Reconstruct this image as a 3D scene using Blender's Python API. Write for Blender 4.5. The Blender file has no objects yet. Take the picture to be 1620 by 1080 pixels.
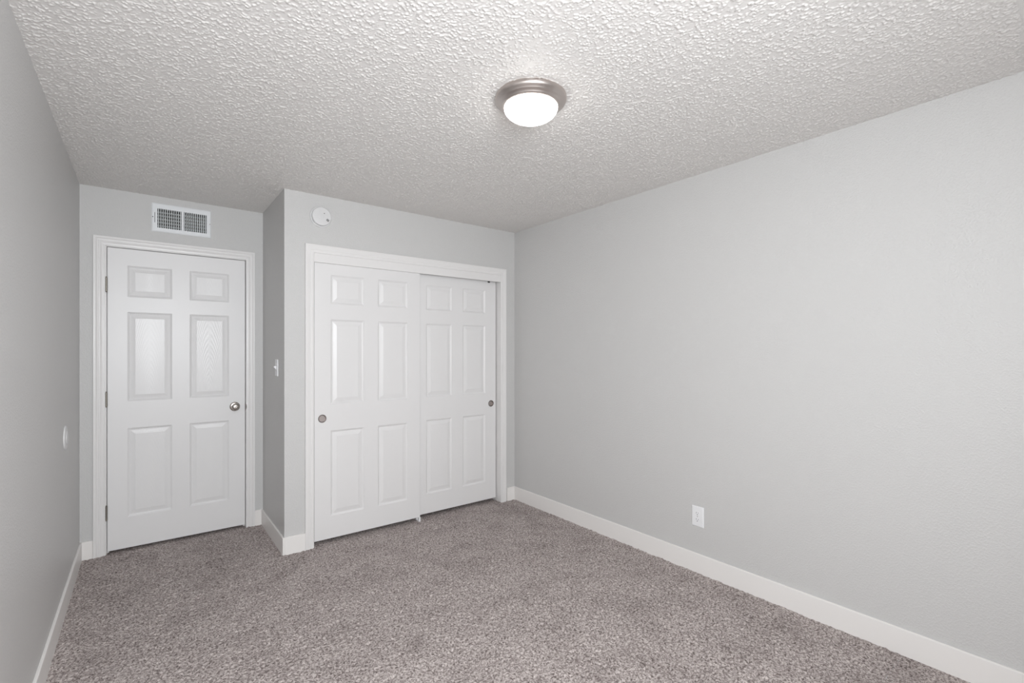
import bpy, math, random
import numpy as np
from mathutils import Vector

random.seed(4)
S = bpy.context.scene
COL = S.collection

# ------------------------------------------------------------------ camera
F_PX, YAW, CAM_Z, CY = 749.07, 0.66031, 1.35994, 554.17
cam_data = bpy.data.cameras.new('camera')
cam = bpy.data.objects.new('camera', cam_data)
COL.objects.link(cam)
cam_data.sensor_fit = 'HORIZONTAL'
cam_data.sensor_width = 36.0
cam_data.lens = 36.0 * F_PX / 1620.0
cam_data.shift_y = (CY - 540.0) / 1620.0
cam_data.clip_start = 0.02
cam.location = (0, 0, CAM_Z)
cam.rotation_euler = (math.pi / 2, 0, -YAW)
S.camera = cam

# ------------------------------------------------------------------ room dimensions (metres)
XL, XR, XC = -0.332, 2.686, 0.7365          # left wall, right wall, return wall beside the door
YD, YC, YR = 4.142, 3.421, -0.62            # door wall, closet wall, rear wall with the window
H = 2.44
WIN = (-0.26, 0.70, 1.08, 2.16)              # rear window opening x0 x1 z0 z1

# ------------------------------------------------------------------ world, daylight, exposure
W = bpy.data.worlds.new('sky')
S.world = W
W.use_nodes = True
bg = W.node_tree.nodes['Background']
bg.inputs['Color'].default_value = (0.80, 0.90, 1.0, 1)
bg.inputs['Strength'].default_value = 0.5

dl = bpy.data.lights.new('window_daylight', 'AREA')
dl.shape = 'RECTANGLE'
dl.size, dl.size_y = WIN[1] - WIN[0] - 0.08, WIN[3] - WIN[2] - 0.08
dl.energy = 85
dl.color = (0.950, 0.977, 1.0)
dlo = bpy.data.objects.new('window_daylight', dl)
COL.objects.link(dlo)
dlo.location = ((WIN[0] + WIN[1]) / 2, YR + 0.004, (WIN[2] + WIN[3]) / 2)
dlo.rotation_euler = (math.pi / 2, 0, 0)     # -Z axis -> +Y, into the room

LAMP_STRENGTH = 12.0

S.view_settings.view_transform = 'Standard'
S.view_settings.look = 'None'
S.view_settings.gamma = 1.0
S.view_settings.exposure = 0.0
S.view_settings.use_curve_mapping = False
S.cycles.max_bounces = 12
S.cycles.diffuse_bounces = 8


# ------------------------------------------------------------------ materials
def new_mat(name, color, rough=0.5, metal=0.0, spec=0.5):
    m = bpy.data.materials.new(name)
    m.use_nodes = True
    b = m.node_tree.nodes['Principled BSDF']
    b.inputs['Base Color'].default_value = (*color, 1)
    b.inputs['Roughness'].default_value = rough
    b.inputs['Metallic'].default_value = metal
    b.inputs['Specular IOR Level'].default_value = spec
    return m


def node(m, kind, **kw):
    n = m.node_tree.nodes.new(kind)
    for k, v in kw.items():
        if k in n.inputs:
            n.inputs[k].default_value = v
        else:
            setattr(n, k, v)
    return n


def link(m, a, ao, b, bi):
    m.node_tree.links.new(a.outputs[ao], b.inputs[bi])


def bsdf(m):
    return m.node_tree.nodes['Principled BSDF']


def coords(m, scale=(1, 1, 1)):
    tc = node(m, 'ShaderNodeTexCoord')
    mp = node(m, 'ShaderNodeMapping')
    mp.inputs['Scale'].default_value = scale
    link(m, tc, 'Object', mp, 'Vector')
    return mp


def add_bump(m, vec, scale, strength, distance, detail=2.0, rough=0.5, ramp=None):
    n = node(m, 'ShaderNodeTexNoise', Scale=scale, Detail=detail, Roughness=rough)
    link(m, vec, 'Vector', n, 'Vector')
    src, so = n, 'Fac'
    if ramp:
        r = node(m, 'ShaderNodeValToRGB')
        r.color_ramp.elements[0].position, r.color_ramp.elements[1].position = ramp
        r.color_ramp.interpolation = 'EASE'
        link(m, n, 'Fac', r, 'Fac')
        src, so = r, 'Color'
    b = node(m, 'ShaderNodeBump', Strength=strength, Distance=distance)
    link(m, src, so, b, 'Height')
    link(m, b, 'Normal', bsdf(m), 'Normal')
    return b


def mat_wall():
    m = new_mat('grey_orange_peel_paint', (0.603, 0.600, 0.595), 0.42, spec=0.35)
    v = coords(m)
    add_bump(m, v, 130, 0.45, 0.0018, 2.0, 0.55, (0.38, 0.75))
    return m


def mat_ceiling():
    m = new_mat('white_knockdown_texture', (0.73, 0.712, 0.695), 0.42, spec=0.45)
    add_bump(m, coords(m), 260, 0.25, 0.0008, 2.0, 0.5)
    return m


def mat_carpet():
    m = new_mat('grey_brown_frieze_carpet', (0.3, 0.26, 0.25), 0.95, spec=0.1)
    v = coords(m)
    # short twisted yarns: a warped, stretched speckle
    a = node(m, 'ShaderNodeTexNoise', Scale=112.0, Detail=4.0, Roughness=0.68, Distortion=0.7)
    link(m, v, 'Vector', a, 'Vector')
    r = node(m, 'ShaderNodeValToRGB')
    e = r.color_ramp.elements
    e[0].position, e[0].color = 0.38, (0.128, 0.103, 0.098, 1)
    e[1].position, e[1].color = 0.62, (0.626, 0.570, 0.547, 1)
    k = e.new(0.465); k.color = (0.313, 0.271, 0.260, 1)
    k = e.new(0.535); k.color = (0.469, 0.421, 0.405, 1)
    link(m, a, 'Fac', r, 'Fac')
    # broad patches where the pile has been brushed the other way
    c = node(m, 'ShaderNodeTexNoise', Scale=4.2, Detail=4.0, Roughness=0.6)
    link(m, v, 'Vector', c, 'Vector')
    rr = node(m, 'ShaderNodeValToRGB')
    e = rr.color_ramp.elements
    e[0].position, e[0].color = 0.30, (0.80, 0.79, 0.79, 1)
    e[1].position, e[1].color = 0.55, (1, 1, 1, 1)
    link(m, c, 'Fac', rr, 'Fac')
    mx = node(m, 'ShaderNodeMix', data_type='RGBA', blend_type='MULTIPLY')
    mx.inputs[0].default_value = 1.0
    m.node_tree.links.new(r.outputs['Color'], mx.inputs[6])
    m.node_tree.links.new(rr.outputs['Color'], mx.inputs[7])
    m.node_tree.links.new(mx.outputs[2], bsdf(m).inputs['Base Color'])
    return m


def mat_grain(name, color, axis):
    sc = (70, 70, 2.2) if axis == 'z' else (2.2, 70, 70)
    m = new_mat(name, color, 0.36, spec=0.45)
    v = coords(m, sc)
    add_bump(m, v, 1.6, 0.22, 0.0006, 3.0, 0.6)
    return m


def mat_cathedral(name, color):
    """moulded oak grain: long arches, seen only in the gloss"""
    m = new_mat(name, color, 0.32, spec=0.45)
    v = coords(m, (1.0, 1.0, 0.16))
    w = node(m, 'ShaderNodeTexWave', Scale=46.0, Distortion=7.0, Detail=3.0)
    w.inputs['Detail Scale'].default_value = 0.35
    w.wave_type = 'RINGS'
    w.rings_direction = 'Y'
    link(m, v, 'Vector', w, 'Vector')
    b = node(m, 'ShaderNodeBump', Strength=0.30, Distance=0.0008)
    link(m, w, 'Fac', b, 'Height')
    link(m, b, 'Normal', bsdf(m), 'Normal')
    return m


def mat_brushed(name, color, rough):
    m = new_mat(name, color, rough, 1.0)
    v = coords(m, (1, 1, 60))
    n = node(m, 'ShaderNodeTexNoise', Scale=30.0, Detail=2.0)
    link(m, v, 'Vector', n, 'Vector')
    mr = node(m, 'ShaderNodeMapRange')
    mr.inputs['To Min'].default_value, mr.inputs['To Max'].default_value = rough - 0.05, rough + 0.07
    link(m, n, 'Fac', mr, 'Value')
    link(m, mr, 'Result', bsdf(m), 'Roughness')
    return m


def mat_plain(name, color, rough, scale=40.0, amount=0.04, **kw):
    """plain coat with a barely visible mottle"""
    m = new_mat(name, color, rough, **kw)
    v = coords(m)
    n = node(m, 'ShaderNodeTexNoise', Scale=scale, Detail=2.0)
    link(m, v, 'Vector', n, 'Vector')
    mr = node(m, 'ShaderNodeMapRange')
    mr.inputs['To Min'].default_value, mr.inputs['To Max'].default_value = max(rough - amount, 0.02), rough + amount
    link(m, n, 'Fac', mr, 'Value')
    link(m, mr, 'Result', bsdf(m), 'Roughness')
    return m


def mat_lamp_glass():
    m = new_mat('lit_frosted_glass', (0.95, 0.94, 0.92), 0.35)
    b = bsdf(m)
    b.inputs['Emission Color'].default_value = (1.0, 0.965, 0.92, 1)
    b.inputs['Emission Strength'].default_value = LAMP_STRENGTH
    return m


def mat_pane():
    m = bpy.data.materials.new('window_glass')
    m.use_nodes = True
    nt = m.node_tree
    nt.nodes.remove(nt.nodes['Principled BSDF'])
    t = node(m, 'ShaderNodeBsdfTransparent')
    g = node(m, 'ShaderNodeBsdfGlossy', Roughness=0.02)
    f = node(m, 'ShaderNodeFresnel', IOR=1.45)
    x = node(m, 'ShaderNodeMixShader')
    nt.links.new(f.outputs[0], x.inputs[0])
    nt.links.new(t.outputs[0], x.inputs[1])
    nt.links.new(g.outputs[0], x.inputs[2])
    nt.links.new(x.outputs[0], nt.nodes['Material Output'].inputs['Surface'])
    return m


M = {
    'wall': mat_wall(),
    'ceiling': mat_ceiling(),
    'carpet': mat_carpet(),
    'trim': mat_plain('white_trim_paint', (0.79, 0.78, 0.775), 0.33),
    'base': mat_plain('white_baseboard_paint', (0.84, 0.822, 0.805), 0.38),
    'stile': mat_grain('white_door_vertical_grain', (0.785, 0.78, 0.782), 'z'),
    'rail': mat_grain('white_door_horizontal_grain', (0.785, 0.78, 0.782), 'x'),
    'panel': mat_cathedral('white_door_panel_grain', (0.785, 0.78, 0.782)),
    'smooth_door': mat_plain('white_closet_door_paint', (0.775, 0.768, 0.768), 0.36),
    'nickel': mat_brushed('brushed_nickel', (0.56, 0.51, 0.485), 0.34),
    'satin': mat_brushed('satin_nickel_knob', (0.50, 0.46, 0.43), 0.26),
    'pull': mat_brushed('aged_nickel_pull', (0.46, 0.41, 0.395), 0.45),
    'plastic': mat_plain('white_plastic', (0.83, 0.835, 0.85), 0.35),
    'vent': mat_plain('white_enamelled_steel', (0.80, 0.82, 0.84), 0.38),
    'slot': mat_plain('dark_slot', (0.03, 0.03, 0.03), 0.7),
    'duct': mat_plain('dark_duct_lining', (0.07, 0.07, 0.07), 0.8),
    'blade': mat_plain('grey_enamelled_blades', (0.70, 0.725, 0.73), 0.45),
    'damper': mat_plain('dull_galvanised_damper', (0.50, 0.52, 0.525), 0.6),
    'strike': mat_brushed('dark_strike_metal', (0.16, 0.145, 0.14), 0.5),
    'hinge': mat_brushed('dull_nickel_hinge', (0.30, 0.28, 0.25), 0.45),
    'rim': mat_brushed('dark_pull_rim', (0.20, 0.175, 0.165), 0.4),
    'plastic_dull': mat_plain('off_white_plastic', (0.70, 0.70, 0.705), 0.4),
    'lamp': mat_lamp_glass(),
    'pane': mat_pane(),
}


# ------------------------------------------------------------------ mesh helpers
class MB:
    def __init__(self):
        self.v, self.f, self.mi, self.sm = [], [], [], []

    def add(self, verts, faces, mi=0, smooth=False):
        o = len(self.v)
        self.v += [tuple(p) for p in verts]
        for f in faces:
            self.f.append([i + o for i in f])
            self.mi.append(mi)
            self.sm.append(smooth)

    def box(self, x0, x1, y0, y1, z0, z1, mi=0):
        v = [(x, y, z) for x in (x0, x1) for y in (y0, y1) for z in (z0, z1)]
        self.add(v, [(0, 1, 3, 2), (4, 6, 7, 5), (0, 4, 5, 1), (2, 3, 7, 6), (0, 2, 6, 4), (1, 5, 7, 3)], mi)

    def lathe(self, prof, n=48, axis='z', c=(0, 0, 0), mi=0, smooth=True, cap0=False, cap1=False):
        """prof: (radius, height) pairs. axis 'z': height along +z; '-y': height along -y (out of a wall)."""
        pts = []
        for r, h in prof:
            for k in range(n):
                a = 2 * math.pi * k / n
                u, w = r * math.cos(a), r * math.sin(a)
                pts.append((c[0] + u, c[1] + w, c[2] + h) if axis == 'z' else (c[0] + u, c[1] - h, c[2] + w))
        fs = []
        for i in range(len(prof) - 1):
            for k in range(n):
                j = (k + 1) % n
                fs.append((i * n + k, i * n + j, (i + 1) * n + j, (i + 1) * n + k))
        if cap0:
            fs.append(tuple(reversed(range(n))))
        if cap1:
            fs.append(tuple(range((len(prof) - 1) * n, len(prof) * n)))
        self.add(pts, fs, mi, smooth)

    def build(self, name, mats, parent=None, loc=None, bevel=0, angle=35):
        me = bpy.data.meshes.new(name)
        me.from_pydata(self.v, [], self.f)
        for m in (mats if isinstance(mats, (list, tuple)) else [mats]):
            me.materials.append(m)
        me.polygons.foreach_set('material_index', self.mi)
        me.polygons.foreach_set('use_smooth', self.sm)
        me.validate()
        import bmesh
        bm = bmesh.new(); bm.from_mesh(me)
        bmesh.ops.recalc_face_normals(bm, faces=bm.faces)
        bm.to_mesh(me); bm.free()
        o = bpy.data.objects.new(name, me)
        COL.objects.link(o)
        if parent:
            o.parent = parent
        if loc:
            o.location = loc
        if bevel:
            b = o.modifiers.new('bevel', 'BEVEL')
            b.width, b.segments, b.limit_method, b.angle_limit = bevel, 2, 'ANGLE', math.radians(angle)
        if any(self.sm):
            o.modifiers.new('wn', 'WEIGHTED_NORMAL').keep_sharp = True
            me.set_sharp_from_angle(angle=math.radians(40))
        return o


def tag(o, label=None, cat=None, kind=None, group=None):
    for k, v in (('label', label), ('category', cat), ('kind', kind), ('group', group)):
        if v:
            o[k] = v
    return o


def empty(name, loc, rz, label, cat, kind=None, group=None):
    o = bpy.data.objects.new(name, None)
    COL.objects.link(o)
    o.location, o.rotation_euler = loc, (0, 0, rz)
    o.empty_display_size = 0.05
    return tag(o, label, cat, kind, group)


def one_box(name, b, m, label, cat, bevel=0):
    mb = MB(); mb.box(*b)
    return tag(mb.build(name, m, bevel=bevel), label, cat, 'structure')


# ------------------------------------------------------------------ shell
T = 0.12
# door opening in the far wall, closet opening in the closet wall
D0, D1, DTOP = -0.199, 0.6175, 2.053       # jamb faces
C0, C1, CTOP = 0.9240, 2.5240, 2.0330
VX0, VX1, VZ0, VZ1 = .070, .365, 2.217, 2.357   # duct hole behind the air vent
YB = YD + 1.0                               # end of the dark hall behind the door


def wall(name, boxes, label):
    mb = MB()
    for b in boxes:
        mb.box(*b)
    return tag(mb.build(name, M['wall']), label, 'wall', 'structure')


wall('wall_left', [(XL - T, XL, YR - T, YB, -0.05, H + 0.02)], 'plain grey side wall at the left edge of the room')
wall('wall_right', [(XR, XR + T, YR - T, YD + T, -0.05, H + 0.02)], 'large plain light grey wall on the right')
wall('wall_back', [
    (XL, D0 - 0.018, YD, YD + T, -0.05, H + 0.02),
    (D1 + 0.018, XR, YD, YD + T, -0.05, H + 0.02),
    (D0 - 0.018, VX0, YD, YD + T, DTOP + 0.018, H + 0.02),
    (VX1, D1 + 0.018, YD, YD + T, DTOP + 0.018, H + 0.02),
    (VX0, VX1, YD, YD + T, DTOP + 0.018, VZ0),
    (VX0, VX1, YD, YD + T, VZ1, H + 0.02)],
    'grey wall around the hinged door, under the air vent')
wall('wall_closet', [
    (XC, C0 - 0.018, YC, YC + T, -0.05, H + 0.02),
    (C1 + 0.018, XR, YC, YC + T, -0.05, H + 0.02),
    (C0 - 0.018, C1 + 0.018, YC, YC + T, CTOP + 0.018, H + 0.02)],
    'grey wall around the sliding closet doors, below the smoke alarm')
wall('wall_return', [(XC, XC + T, YC + T, YD, -0.05, H + 0.02)],
     'short grey return wall between the hinged door and the closet, with the light switch')
wall('wall_rear', [
    (XL, WIN[0], YR - T, YR, -0.05, H + 0.02),
    (WIN[1], XR, YR - T, YR, -0.05, H + 0.02),
    (WIN[0], WIN[1], YR - T, YR, -0.05, WIN[2]),
    (WIN[0], WIN[1], YR - T, YR, WIN[3], H + 0.02)],
    'grey wall with the window, behind the viewer')
wall('wall_hall', [(XL, 1.0, YB, YB + T, -0.05, H + 0.02), (1.0, 1.0 + T, YD + T, YB + T, -0.05, H + 0.02)],
     'wall of the dark hall behind the hinged door')

def noise_field(nx, ny, seed, blur):
    rng = np.random.default_rng(seed)
    a = rng.standard_normal((ny, nx))
    for _ in range(blur):
        a = (np.roll(a, 1, 0) + 2 * a + np.roll(a, -1, 0)) / 4
        a = (np.roll(a, 1, 1) + 2 * a + np.roll(a, -1, 1)) / 4
    return a / a.std()


def relief(name, x0, x1, y0, y1, st, height, extra, mat, flip):
    """a surface with real relief: a fine grid plus the flat quads in extra, as one mesh"""
    nx, ny = int((x1 - x0) / st) + 1, int((y1 - y0) / st) + 1
    gx, gy = np.meshgrid(np.linspace(x0, x1, nx), np.linspace(y0, y1, ny))
    co = np.stack([gx, gy, height(nx, ny)], -1).reshape(-1, 3)
    idx = np.arange(nx * ny).reshape(ny, nx)
    q = np.stack([idx[:-1, :-1], idx[:-1, 1:], idx[1:, 1:], idx[1:, :-1]], -1).reshape(-1, 4)
    n = len(co)
    co = np.concatenate([co, np.array(extra)])
    q = np.concatenate([q, np.arange(len(extra)).reshape(-1, 4) + n])
    if flip:
        q = q[:, ::-1]
    me = bpy.data.meshes.new(name)
    me.vertices.add(len(co)); me.vertices.foreach_set('co', co.astype(np.float32).ravel())
    me.loops.add(q.size); me.loops.foreach_set('vertex_index', np.ascontiguousarray(q, dtype=np.int32).ravel())
    me.polygons.add(len(q)); me.polygons.foreach_set('loop_start', np.arange(0, q.size, 4, dtype=np.int32))
    me.polygons.foreach_set('use_smooth', np.ones(len(q), dtype=bool))
    me.materials.append(mat)
    me.update(calc_edges=True)
    o = bpy.data.objects.new(name, me)
    COL.objects.link(o)
    return o


def splatter(nx, ny):
    a = noise_field(nx, ny, 7, 1)
    b = noise_field(nx, ny, 8, 4)
    h = np.clip((a * .95 + b * .32 - .02) / 1.9, 0, 1)
    return H - 0.0004 - CEIL_RELIEF * h


CEIL_RELIEF = 0.0034
FX0, FX1, FY1 = XL - 0.02, XR + 0.02, YD + 0.10
tag(relief('ceiling', FX0, FX1, 0.2, FY1, 0.0026, splatter,
           [(FX0, YR - T, H), (FX1, YR - T, H), (FX1, 0.2, H), (FX0, 0.2, H),
            (FX0, FY1, H), (1.2, FY1, H), (1.2, YB + T, H), (FX0, YB + T, H),
            (FX0, YR - T, H + .1), (FX0, YB + T, H + .1), (FX1, YB + T, H + .1), (FX1, YR - T, H + .1)], M['ceiling'], True),
    'white ceiling with a coarse splattered texture', 'ceiling', 'structure')


def pile(nx, ny):
    return np.clip(0.0017 * noise_field(nx, ny, 1, 1) - 0.001, -0.008, 0.006)


tag(relief('floor', FX0, FX1, 0.6, FY1, 0.0055, pile,
           [(FX0, YR - T, -.001), (FX1, YR - T, -.001), (FX1, 0.6, -.001), (FX0, 0.6, -.001),
            (FX0, FY1, -.001), (1.2, FY1, -.001), (1.2, YB + T, -.001), (FX0, YB + T, -.001)], M['carpet'], False),
    'wall-to-wall carpet of speckled grey-brown pile', 'carpet', 'structure')

# ------------------------------------------------------------------ rear window (behind the viewer)
wx0, wx1, wz0, wz1 = WIN
win = empty('window_1', ((wx0 + wx1) / 2, YR, wz0), 0, 'wide two pane window in the wall behind the viewer', 'window', 'structure')
hw, hh = (wx1 - wx0) / 2, wz1 - wz0
mb = MB()
for b in ((-hw, -hw + .05, -.060, -.015, 0, hh), (hw - .05, hw, -.060, -.015, 0, hh), (-hw + .05, hw - .05, -.060, -.015, 0, .05),
          (-hw + .05, hw - .05, -.060, -.015, hh - .05, hh), (-.025, .025, -.060, -.015, .05, hh - .05)):
    mb.box(*b)
mb.build('window_frame', M['trim'], win)
for s in (-1, 1):
    mb = MB(); mb.box(min(s * .025, s * (hw - .05)), max(s * .025, s * (hw - .05)), -.042, -.038, .05, hh - .05)
    mb.build('window_pane', M['pane'], win)
mb = MB(); mb.box(-hw - .04, hw + .04, -.02, .05, -.025, 0)
mb.build('window_sill', M['trim'], win, bevel=.004)

# ------------------------------------------------------------------ baseboards
BT, BH = 0.0125, 0.1155


def baseboard(name, b, label):
    return one_box(name, b, M['base'], label, 'baseboard', bevel=.003)


baseboard('baseboard_left', (XL, XL + BT, YR, YD - BT, -.02, BH), 'white baseboard along the left wall')
baseboard('baseboard_right', (XR - BT, XR, YR, YC - BT, -.02, BH), 'long white baseboard along the right wall')
baseboard('baseboard_door_left', (XL, -.2665, YD - BT, YD, -.02, BH), 'stub of white baseboard left of the hinged door')
baseboard('baseboard_door_right', (.6795, XC - BT, YD - BT, YD, -.02, BH), 'stub of white baseboard right of the hinged door')
baseboard('baseboard_return', (XC - BT, XC, YC - BT, YD, -.02, BH), 'white baseboard along the return wall under the light switch')
baseboard('baseboard_closet_left', (XC, .8665, YC - BT, YC, -.02, BH), 'short white baseboard left of the closet doors')
baseboard('baseboard_closet_right', (2.5935, XR, YC - BT, YC, -.02, BH), 'stub of white baseboard right of the closet doors')
baseboard('baseboard_rear', (XL + BT, XR - BT, YR, YR + BT, -.02, BH), 'white baseboard under the window behind the viewer')


# ------------------------------------------------------------------ door trims
def casing_mb(mb, xi0, xi1, zi, yw, prof):
    """profile (across, proud) swept up, over and down with mitred corners"""
    n = len(prof)
    st = []
    for (sx, bx, z) in ((-1, xi0, None), (-1, xi0, 1), (1, xi1, 1), (1, xi1, None)):
        for u, d in prof:
            st.append((bx + sx * u, yw - d, zi + u if z else -0.02))
    fs = []
    for i in range(3):
        for k in range(n - 1):
            fs.append((i * n + k, i * n + k + 1, (i + 1) * n + k + 1, (i + 1) * n + k))
    mb.add(st, fs)


door_prof = [(0, 0), (0, .009), (.002, .0105), (.007, .0105), (.009, .0085), (.016, .0095), (.024, .0125), (.027, .0145),
             (.033, .0145), (.035, .0120), (.042, .0135), (.046, .0165), (.049, .0185), (.060, .0185), (.062, .0165), (.062, 0)]
closet_prof = [(0, 0), (0, .011), (.003, .0135), (.018, .0145), (.022, .0130), (.026, .0145), (.040, .0165), (.044, .0180),
               (.056, .0180), (.0575, .0165), (.0575, 0)]

tr = empty('trim_1', ((D0 + D1) / 2, YD, 0), 0, 'white stepped casing and jamb around the hinged door', 'door frame', 'structure')
ox = (D0 + D1) / 2
mb = MB(); casing_mb(mb, D0 - .005 - ox, D1 + .0 - ox, DTOP + .003, 0, door_prof)
mb.build('casing', M['trim'], tr)
mb = MB()
w2 = (D1 - D0) / 2
mb.box(-w2 - .018, -w2, 0, T, -.02, DTOP + .018)
mb.box(w2, w2 + .018, 0, T, -.02, DTOP + .018)
mb.box(-w2, w2, 0, T, DTOP, DTOP + .018)
mb.box(-w2, -w2 + .012, .040, .075, -.02, DTOP)       # stops
mb.box(w2 - .012, w2, .040, .075, -.02, DTOP)
mb.box(-w2 + .012, w2 - .012, .040, .075, DTOP - .012, DTOP)
mb.build('jamb', M['trim'], tr)
mb = MB()                                             # curved lip of the strike plate
pts, fs = [], []
for k in range(13):
    a = -math.pi / 2 + math.pi * k / 12
    for y in (-.0125, -.0105):
        pts.append((w2 - .0045 + .009 * math.cos(a), y, .929 + .029 * math.sin(a)))
for k in range(12):
    fs.append((2 * k, 2 * k + 2, 2 * k + 3, 2 * k + 1))
fs += [tuple(range(0, 26, 2)), tuple(range(25, 0, -2))]
mb.add(pts, fs)
tag(mb.build('strike_plate', M['strike'], tr), 'dark nickel strike plate')

tr = empty('trim_2', ((C0 + C1) / 2, YC, 0), 0, 'white casing and jamb around the closet opening', 'door frame', 'structure')
ox = (C0 + C1) / 2
mb = MB(); casing_mb(mb, C0 - .001 - ox, C1 - .001 - ox, CTOP, 0, closet_prof)
mb.build('casing', M['trim'], tr)
mb = MB()
w2 = (C1 - C0) / 2
mb.box(-w2 - .018, -w2, 0, T, -.02, CTOP + .018)
mb.box(w2, w2 + .018, 0, T, -.02, CTOP + .018)
mb.box(-w2, w2, 0, T, CTOP, CTOP + .018)
mb.build('jamb', M['trim'], tr)
mb = MB(); mb.box(-w2 + .001, w2 - .001, -.006, .010, 1.972, CTOP + .002)
mb.build('track_fascia', M['trim'], tr, bevel=.0015)
mb = MB()                                              # double overhead track
mb.box(-w2 + .002, w2 - .002, .012, .100, 2.012, 2.030)
mb.build('overhead_track', M['duct'], tr)


# ------------------------------------------------------------------ six panel doors
def panel_mb(x0, x1, z0, z1, prof):
    mb = MB()
    v, fs = [], []
    for u, d in prof:
        v += [(x0 + u, d, z0 + u), (x1 - u, d, z0 + u), (x1 - u, d, z1 - u), (x0 + u, d, z1 - u)]
    n = len(prof)
    for i in range(n - 1):
        for k in range(4):
            j = (k + 1) % 4
            fs.append((4 * i + k, 4 * i + j, 4 * i + 4 + j, 4 * i + 4 + k))
    fs.append((4 * n - 4, 4 * n - 3, 4 * n - 2, 4 * n - 1))
    mb.add(v, fs)
    return mb


PROF = [(0, 0), (.001, .0015), (.005, .0045), (.010, .0080), (.0135, .0092), (.0155, .0086), (.0165, .0070), (.0185, .0072),
        (.030, .0046), (.041, .0018), (.043, .0012), (.0445, .0012)]


def six_panel_door(root, w, z0, z1, cols, rows, thick, mats, pmat, pull=None):
    """slab (with openings) and six panel children; local x from the door's left edge, y = 0 is the front face"""
    e = .0028                                      # eased edges
    xs = sorted({e, w - e, *[a for c in cols for a in c]})
    zs = sorted({z0 + e, z1 - e, *[a for r in rows for a in r]})
    mb = MB()
    hole = None
    if pull:
        px, pz, pr = pull
        hole = (px - .036, px + .036, pz - .036, pz + .036)
        xs = sorted({*xs, hole[0], hole[1]})
        zs = sorted({*zs, hole[2], hole[3]})
    for i in range(len(xs) - 1):
        for j in range(len(zs) - 1):
            a, b, c, d = xs[i], xs[i + 1], zs[j], zs[j + 1]
            cx, cz = (a + b) / 2, (c + d) / 2
            in_col = any(p < cx < q for p, q in cols)
            in_row = any(p < cz < q for p, q in rows)
            if in_col and in_row:
                continue
            if hole and hole[0] < cx < hole[1] and hole[2] < cz < hole[3]:
                n = 32
                ring, sq = [], []
                for k in range(n):
                    t = 2 * math.pi * k / n
                    ca, sa = math.cos(t), math.sin(t)
                    ring.append((cx + pr * ca, 0, cz + pr * sa))
                    s = .036 / max(abs(ca), abs(sa))
                    sq.append((cx + s * ca, 0, cz + s * sa))
                mb.add(ring + sq, [(k, (k + 1) % n, n + (k + 1) % n, n + k) for k in range(n)], 0)
                continue
            outer = cx < cols[0][0] or cx > cols[-1][1]
            rail = (not outer) and (not in_row)
            mb.add([(a, 0, c), (b, 0, c), (b, 0, d), (a, 0, d)], [(0, 1, 2, 3)], 1 if rail else 0)
    # edges and back
    v = []
    for u, y in ((e, 0), (.29 * e, .29 * e), (0, e), (0, thick)):
        v += [(u, y, z0 + u), (w - u, y, z0 + u), (w - u, y, z1 - u), (u, y, z1 - u)]
    mb.add(v, [(4 * i + k, 4 * i + 4 + k, 4 * i + 4 + (k + 1) % 4, 4 * i + (k + 1) % 4) for i in range(3) for k in range(4)]
           + [(12, 15, 14, 13)], 0)
    slab = mb.build('slab', mats, root)
    for r in rows:
        for c in cols:
            w2_ = (c[1] - c[0]) / 2
            panel_mb(-w2_, w2_, 0, r[1] - r[0], PROF).build('panel', pmat, root, (c[0] + w2_, 0, r[0]))
    return slab


DX0, DX1 = -.1945, .6135
door = empty('door_1', (DX0, YD, 0), 0, 'white hinged six-panel door with round nickel knob, below the air vent', 'door', 'structure')
six_panel_door(door, DX1 - DX0, .020, 2.0495, [(.104, .351), (.4545, .7005)], [(.229, .832), (1.015, 1.621), (1.724, 1.936)],
               .035, [M['stile'], M['rail']], M['panel'])
# hinges: leaf, five knuckle barrel, ball tips
for z in (1.799, 1.034, .2785):
    mb = MB()
    hx, hy = -.0045, -.0065
    for k in range(5):
        a, b = z - .046 + k * .0184, z - .046 + (k + 1) * .0184 - .0006
        mb.lathe([(.0001, a), (.0055, a), (.0062, a + .0008), (.0062, b - .0008), (.0055, b), (.0001, b)], 16, c=(hx, hy, 0))
    hinge = mb.build('hinge', M['hinge'], door)
    mb = MB()
    for s in (-1, 1):
        zz = z + s * .046
        mb.lathe([(.0001, 0), (.004, .0005 * s), (.0048, .003 * s), (.0035, .006 * s), (.0001, .0072 * s)], 14, c=(hx, hy, zz))
    mb.build('pin', M['hinge'], hinge)
    mb = MB(); mb.box(hx - .0005, hx + .0005, hy, .012, z - .0445, z + .0445)
    mb.build('hinge_leaf', M['hinge'], hinge)
# knob
kx, kz = .5445 - DX0, .934
mb = MB()
mb.lathe([(.0345, 0), (.0345, .0025), (.033, .0050), (.027, .0075), (.018, .0085), (.0125, .010), (.0105, .016), (.0105, .026),
          (.0150, .0300), (.0225, .0345), (.0270, .0420), (.0275, .0490), (.0255, .0550), (.0205, .0590), (.0125, .0610), (.0060, .0612),
          (.0055, .0602), (.0003, .0600)], 48, '-y', (kx, 0, kz))
tag(mb.build('door_knob', M['satin'], door), 'round satin nickel knob')

ROWS = [(.1885, .7925), (.980, 1.5785), (1.690, 1.8945)]
LX = .9315


def pull_mb(px, pz, pr):
    mb = MB()
    mb.lathe([(pr - .005, -.0095), (pr - .0045, -.0085), (pr - .004, .0002)], 40, '-y', (px, 0, pz), 0, cap0=True)
    mb.lathe([(pr - .004, .0002), (pr - .0036, .0016), (pr - .0015, .0024), (pr + .001, .0020), (pr + .0022, 0)], 40, '-y', (px, 0, pz), 1)
    return mb


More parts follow.
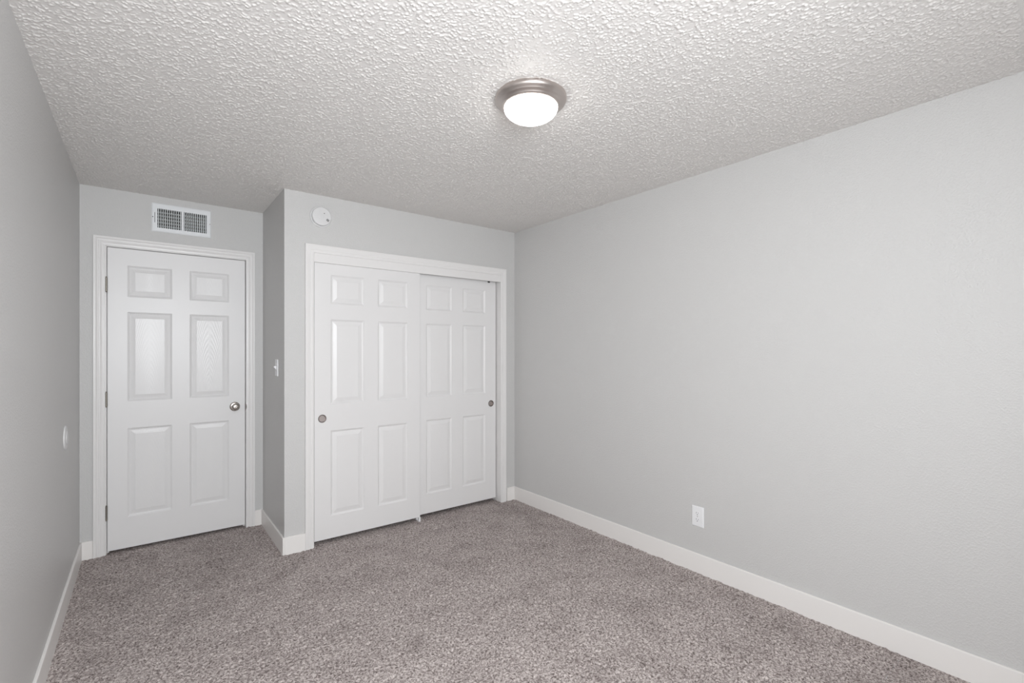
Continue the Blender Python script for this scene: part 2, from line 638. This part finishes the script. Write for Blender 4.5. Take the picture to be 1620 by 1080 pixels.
PULL = [M['pull'], M['rim']]
d2 = empty('door_2', (LX, YC + .014, 0), 0, 'left sliding closet door, white six-panel, in front of the right one', 'closet door', 'structure')
six_panel_door(d2, .808, .030, 2.008, [(.111, .353), (.4575, .7005)], ROWS, .035, [M['smooth_door']] * 2, M['smooth_door'], (.0535, .882, .0265))
tag(pull_mb(.0535, .882, .0265).build('finger_pull', PULL, d2), 'round recessed nickel finger pull')
d3 = empty('door_3', (1.703, YC + .056, 0), 0, 'right sliding closet door, white six-panel, behind the left one', 'closet door', 'structure')
six_panel_door(d3, .810, .030, 1.990, [(.111, .353), (.4600, .6950)], ROWS, .035, [M['smooth_door']] * 2, M['smooth_door'], (.758, .8845, .0265))
tag(pull_mb(.758, .8845, .0265).build('finger_pull', PULL, d3), 'round recessed nickel finger pull')
mb = MB(); mb.box(.722, .744, -.004, .0, 1.966, 2.004)
tag(mb.build('roller_hanger', M['duct'], d3), 'dark roller hanger at the top edge')

g = empty('floor_guide', (1.731, YC + .012, 0), 0, 'small white plastic floor guide under the meeting edge of the closet doors', 'door guide')
mb = MB(); mb.box(-.008, .008, .001, .060, -.004, .004)
mb.build('base', M['plastic'], g)
for a, b, c, d in ((.037, .0415, .004, .055), (-.006, .001, -.003, .031)):
    mb = MB(); mb.box(-.008, .008, a, b, c, d)
    mb.build('guide_fin', M['plastic'], g)

# ------------------------------------------------------------------ air vent above the door
vz0, vz1 = 2.191, 2.391
v = empty('air_vent', (.215, YD, vz0), 0, 'white metal air vent with vertical louvers above the hinged door', 'vent')
vw, vh = .352, vz1 - vz0
a0, a1, b0, b1 = -.1425, .1475, .029, .163       # louver opening
mb = MB()
O = lambda u, d: [(-vw / 2 + u, -d, u), (vw / 2 - u, -d, u), (vw / 2 - u, -d, vh - u), (-vw / 2 + u, -d, vh - u)]
loops = [O(0, 0), O(.001, .005), O(.007, .0085),
         [(a0, -.0085, b0), (a1, -.0085, b0), (a1, -.0085, b1), (a0, -.0085, b1)],
         [(a0, .012, b0), (a1, .012, b0), (a1, .012, b1), (a0, .012, b1)]]
fl = [q for l in loops for q in l]
fs = []
for i in range(len(loops) - 1):
    for k in range(4):
        j = (k + 1) % 4
        fs.append((4 * i + k, 4 * i + j, 4 * i + 4 + j, 4 * i + 4 + k))
mb.add(fl, fs)
mb.box(-.0045, .0095, -.0085, .002, b0, b1)        # centre bar
mb.build('vent_frame', M['vent'], v)
for side in (0, 1):
    mb = MB()
    s0, s1 = (a0, -.0045) if side == 0 else (.0095, a1)
    nb = 11
    p = (s1 - s0) / nb
    for k in range(nb):
        cx = s0 + (k + .62) * p if side == 0 else s0 + (k + .38) * p
        sl = .0016 if side == 0 else -.0016
        for y0, y1 in ((-.0075, .007),):
            mb.add([(cx - .0018 - sl, y0, b0), (cx + .0018 - sl, y0, b0), (cx + .0018 + sl, y1, b0), (cx - .0018 + sl, y1, b0),
                    (cx - .0018 - sl, y0, b1), (cx + .0018 - sl, y0, b1), (cx + .0018 + sl, y1, b1), (cx - .0018 + sl, y1, b1)],
                   [(0, 1, 5, 4), (1, 2, 6, 5), (2, 3, 7, 6), (3, 0, 4, 7), (4, 5, 6, 7), (0, 3, 2, 1)])
    mb.build('louver_bank', M['blade'], v)
mb = MB()
for k in range(5):
    z = b0 + .0195 + k * (b1 - b0 - .039) / 4
    mb.box(a0, a1, .020, .032, z - .0038, z + .0038)
tag(mb.build('damper_blades', M['damper'], v), 'horizontal damper blades behind the louvers')
mb = MB()
mb.box(a0 - .002, a1 + .002, .100, .104, b0 - .002, b1 + .002)
for q in ((a0 - .002, a0 + .0005, .013, .100, b0 - .002, b1 + .002), (a1 - .0005, a1 + .002, .013, .100, b0 - .002, b1 + .002),
          (a0, a1, .013, .100, b0 - .002, b0 + .0005), (a0, a1, .013, .100, b1 - .0005, b1 + .002)):
    mb.box(*q)
tag(mb.build('duct_lining', M['duct'], v), 'dark duct behind the blades')
mb = MB(); mb.box(-.1585, -.1555, -.0089, -.006, .062, .132)
tag(mb.build('lever_slot', M['slot'], v), 'dark slot of the damper lever')
for x, mm, lab in ((-.1685, M['slot'], 'dark screw hole'), (.1675, M['pull'], None)):
    mb = MB(); mb.lathe([(.0032, .0083), (.0032, .0092), (.0022, .0098), (.0002, .0099)], 16, '-y', (x, 0, vh / 2))
    tag(mb.build('screw', mm, v), lab)

# ------------------------------------------------------------------ smoke alarm
sa = empty('smoke_alarm', (.9690, YC, 2.2865), 0, 'round white smoke alarm on the wall above the closet', 'smoke alarm')
mb = MB(); mb.lathe([(.0725, 0), (.0725, .007), (.0705, .010), (.066, .011), (.0002, .011)], 64, '-y')
mb.build('mounting_base', M['plastic_dull'], sa)
mb = MB(); mb.lathe([(.054, .010), (.054, .0170), (.0635, .0175), (.0645, .0195), (.0645, .031), (.062, .0350), (.056, .0370), (.0002, .0376)], 64, '-y')
cover = mb.build('cover', M['plastic_dull'], sa)
mb = MB(); mb.lathe([(.0185, .0362), (.0180, .0384), (.0165, .0390), (.0002, .0394)], 40, '-y', (-.008, 0, -.004))
mb.build('test_button', M['plastic_dull'], sa)
mb = MB(); mb.lathe([(.0030, .0368), (.0030, .0380), (.0002, .0381)], 16, '-y', (.015, 0, .021))
tag(mb.build('indicator', M['slot'], sa), 'small dark indicator')
mb = MB()
for k in range(4):
    t = (k - 1.5) * .0052
    cx, cz = .038 + t * .75, -.023 + t * -.55
    a = math.radians(58)
    dx, dz, nx_, nz_ = math.cos(a) * .008, math.sin(a) * .008, -math.sin(a) * .0013, math.cos(a) * .0013
    c4 = [(cx - dx - nx_, cz - dz - nz_), (cx + dx - nx_, cz + dz - nz_), (cx + dx + nx_, cz + dz + nz_), (cx - dx + nx_, cz - dz + nz_)]
    mb.add([(x, -.0355, z) for x, z in c4] + [(x, -.0379, z) for x, z in c4],
           [(4, 5, 6, 7), (0, 1, 5, 4), (1, 2, 6, 5), (2, 3, 7, 6), (3, 0, 4, 7)])
tag(mb.build('sounder_slots', M['slot'], sa), 'dark slanted sounder slots')

# ------------------------------------------------------------------ light switch on the return wall
R90 = math.pi / 2


def plate_mb(w, h, d):
    mb = MB()
    lo = []
    for u, y in ((0, 0), (0, d * .45), (.0015, d * .8), (.004, d)):
        lo += [(-w / 2 + u, -y, -h / 2 + u), (w / 2 - u, -y, -h / 2 + u), (w / 2 - u, -y, h / 2 - u), (-w / 2 + u, -y, h / 2 - u)]
    fs = []
    for i in range(3):
        for k in range(4):
            j = (k + 1) % 4
            fs.append((4 * i + k, 4 * i + j, 4 * i + 4 + j, 4 * i + 4 + k))
    fs.append((12, 13, 14, 15))
    mb.add(lo, fs)
    return mb


sw = empty('light_switch', (XC, 3.640, 1.238), -R90, 'white toggle light switch on the return wall beside the closet', 'light switch')
plate_mb(.072, .117, .0065).build('switch_plate', M['plastic'], sw, bevel=.0008)
mb = MB()
mb.add([(-.005, -.006, -.012), (.005, -.006, -.012), (.005, -.006, .012), (-.005, -.006, .012),
        (-.0045, -.022, .004), (.0045, -.022, .004), (.0045, -.020, .013), (-.0045, -.020, .013)],
       [(0, 1, 5, 4), (1, 2, 6, 5), (2, 3, 7, 6), (3, 0, 4, 7), (4, 5, 6, 7)])
mb.build('toggle', M['plastic'], sw, bevel=.001)
for s in (-1, 1):
    mb = MB(); mb.lathe([(.003, .0062), (.003, .0070), (.0018, .0076), (.0002, .0077)], 14, '-y', (0, 0, s * .030))
    mb.build('screw', M['plastic'], sw)

# ------------------------------------------------------------------ outlet on the right wall
ou = empty('wall_outlet', (XR, 1.5960, .3415), -R90, 'white duplex wall outlet low on the right wall', 'outlet')
plate_mb(.0785, .1235, .0065).build('cover_plate', M['plastic'], ou, bevel=.0008)
for s in (-1, 1):
    mb = MB()
    pts = []
    for k in range(32):
        t = 2 * math.pi * k / 32
        pts.append((.0172 * math.cos(t), max(-.0142, min(.0142, .0172 * math.sin(t)))))
    n = len(pts)
    cz = s * .0195
    mb.add([(x, -.006, z + cz) for x, z in pts] + [(x, -.0082, z + cz) for x, z in pts],
           [(k, (k + 1) % n, n + (k + 1) % n, n + k) for k in range(n)] + [tuple(range(n, 2 * n))])
    rc = mb.build('receptacle', M['plastic'], ou)
    mb = MB()
    mb.box(-.0075, -.0057, -.0085, -.007, cz - .001, cz + .0075)
    mb.box(.0055, .0073, -.0085, -.007, cz, cz + .0065)
    mb.lathe([(.0026, .0070), (.0026, .0085), (.0002, .0086)], 14, '-y', (0, 0, cz - .0075))
    tag(mb.build('slots', M['slot'], rc), 'dark contact slots')
mb = MB(); mb.lathe([(.003, .0062), (.003, .0072), (.0002, .0078)], 14, '-y')
mb.build('screw', M['pull'], ou)

# ------------------------------------------------------------------ round wall protector where the knob would strike
wp = empty('wall_protector', (XL, 3.4300, .8975), R90, 'round white wall protector disc on the left wall at knob height', 'wall protector')
mb = MB(); mb.lathe([(.064, 0), (.064, .003), (.062, .0055), (.055, .0075), (.040, .0085), (.0002, .0090)], 56, '-y')
mb.build('disc', M['plastic_dull'], wp)
mb = MB(); mb.lathe([(.036, .0080), (.036, .0105), (.034, .0112), (.030, .0106), (.0002, .0102)], 48, '-y')
mb.build('rim', M['plastic_dull'], wp)

# ------------------------------------------------------------------ ceiling lamp
lp = empty('ceiling_light', (1.305, 1.549, H - 0.0015), 0, 'round flush ceiling light with brushed nickel pan and lit frosted glass dome', 'ceiling light')
mb = MB()
mb.lathe([(.1500, .004), (.1525, -.006), (.1520, -.014), (.1480, -.020), (.1420, -.0235), (.1400, -.0275), (.1360, -.031), (.1300, -.034),
          (.1280, -.0385), (.1240, -.042), (.1180, -.0440), (.1150, -.0440), (.1150, -.030)], 96)
mb.build('metal_pan', M['nickel'], lp)
mb = MB()
prof = [(.1135, -.034), (.1145, -.040)]
for k in range(1, 15):
    t = k / 14 * math.pi / 2
    prof.append((.1145 * math.cos(t) ** 1.12 + .0002, -.044 - .058 * math.sin(t)))
mb.lathe(prof, 64)
tag(mb.build('glass_shade', M['lamp'], lp), 'lit frosted white glass dome')
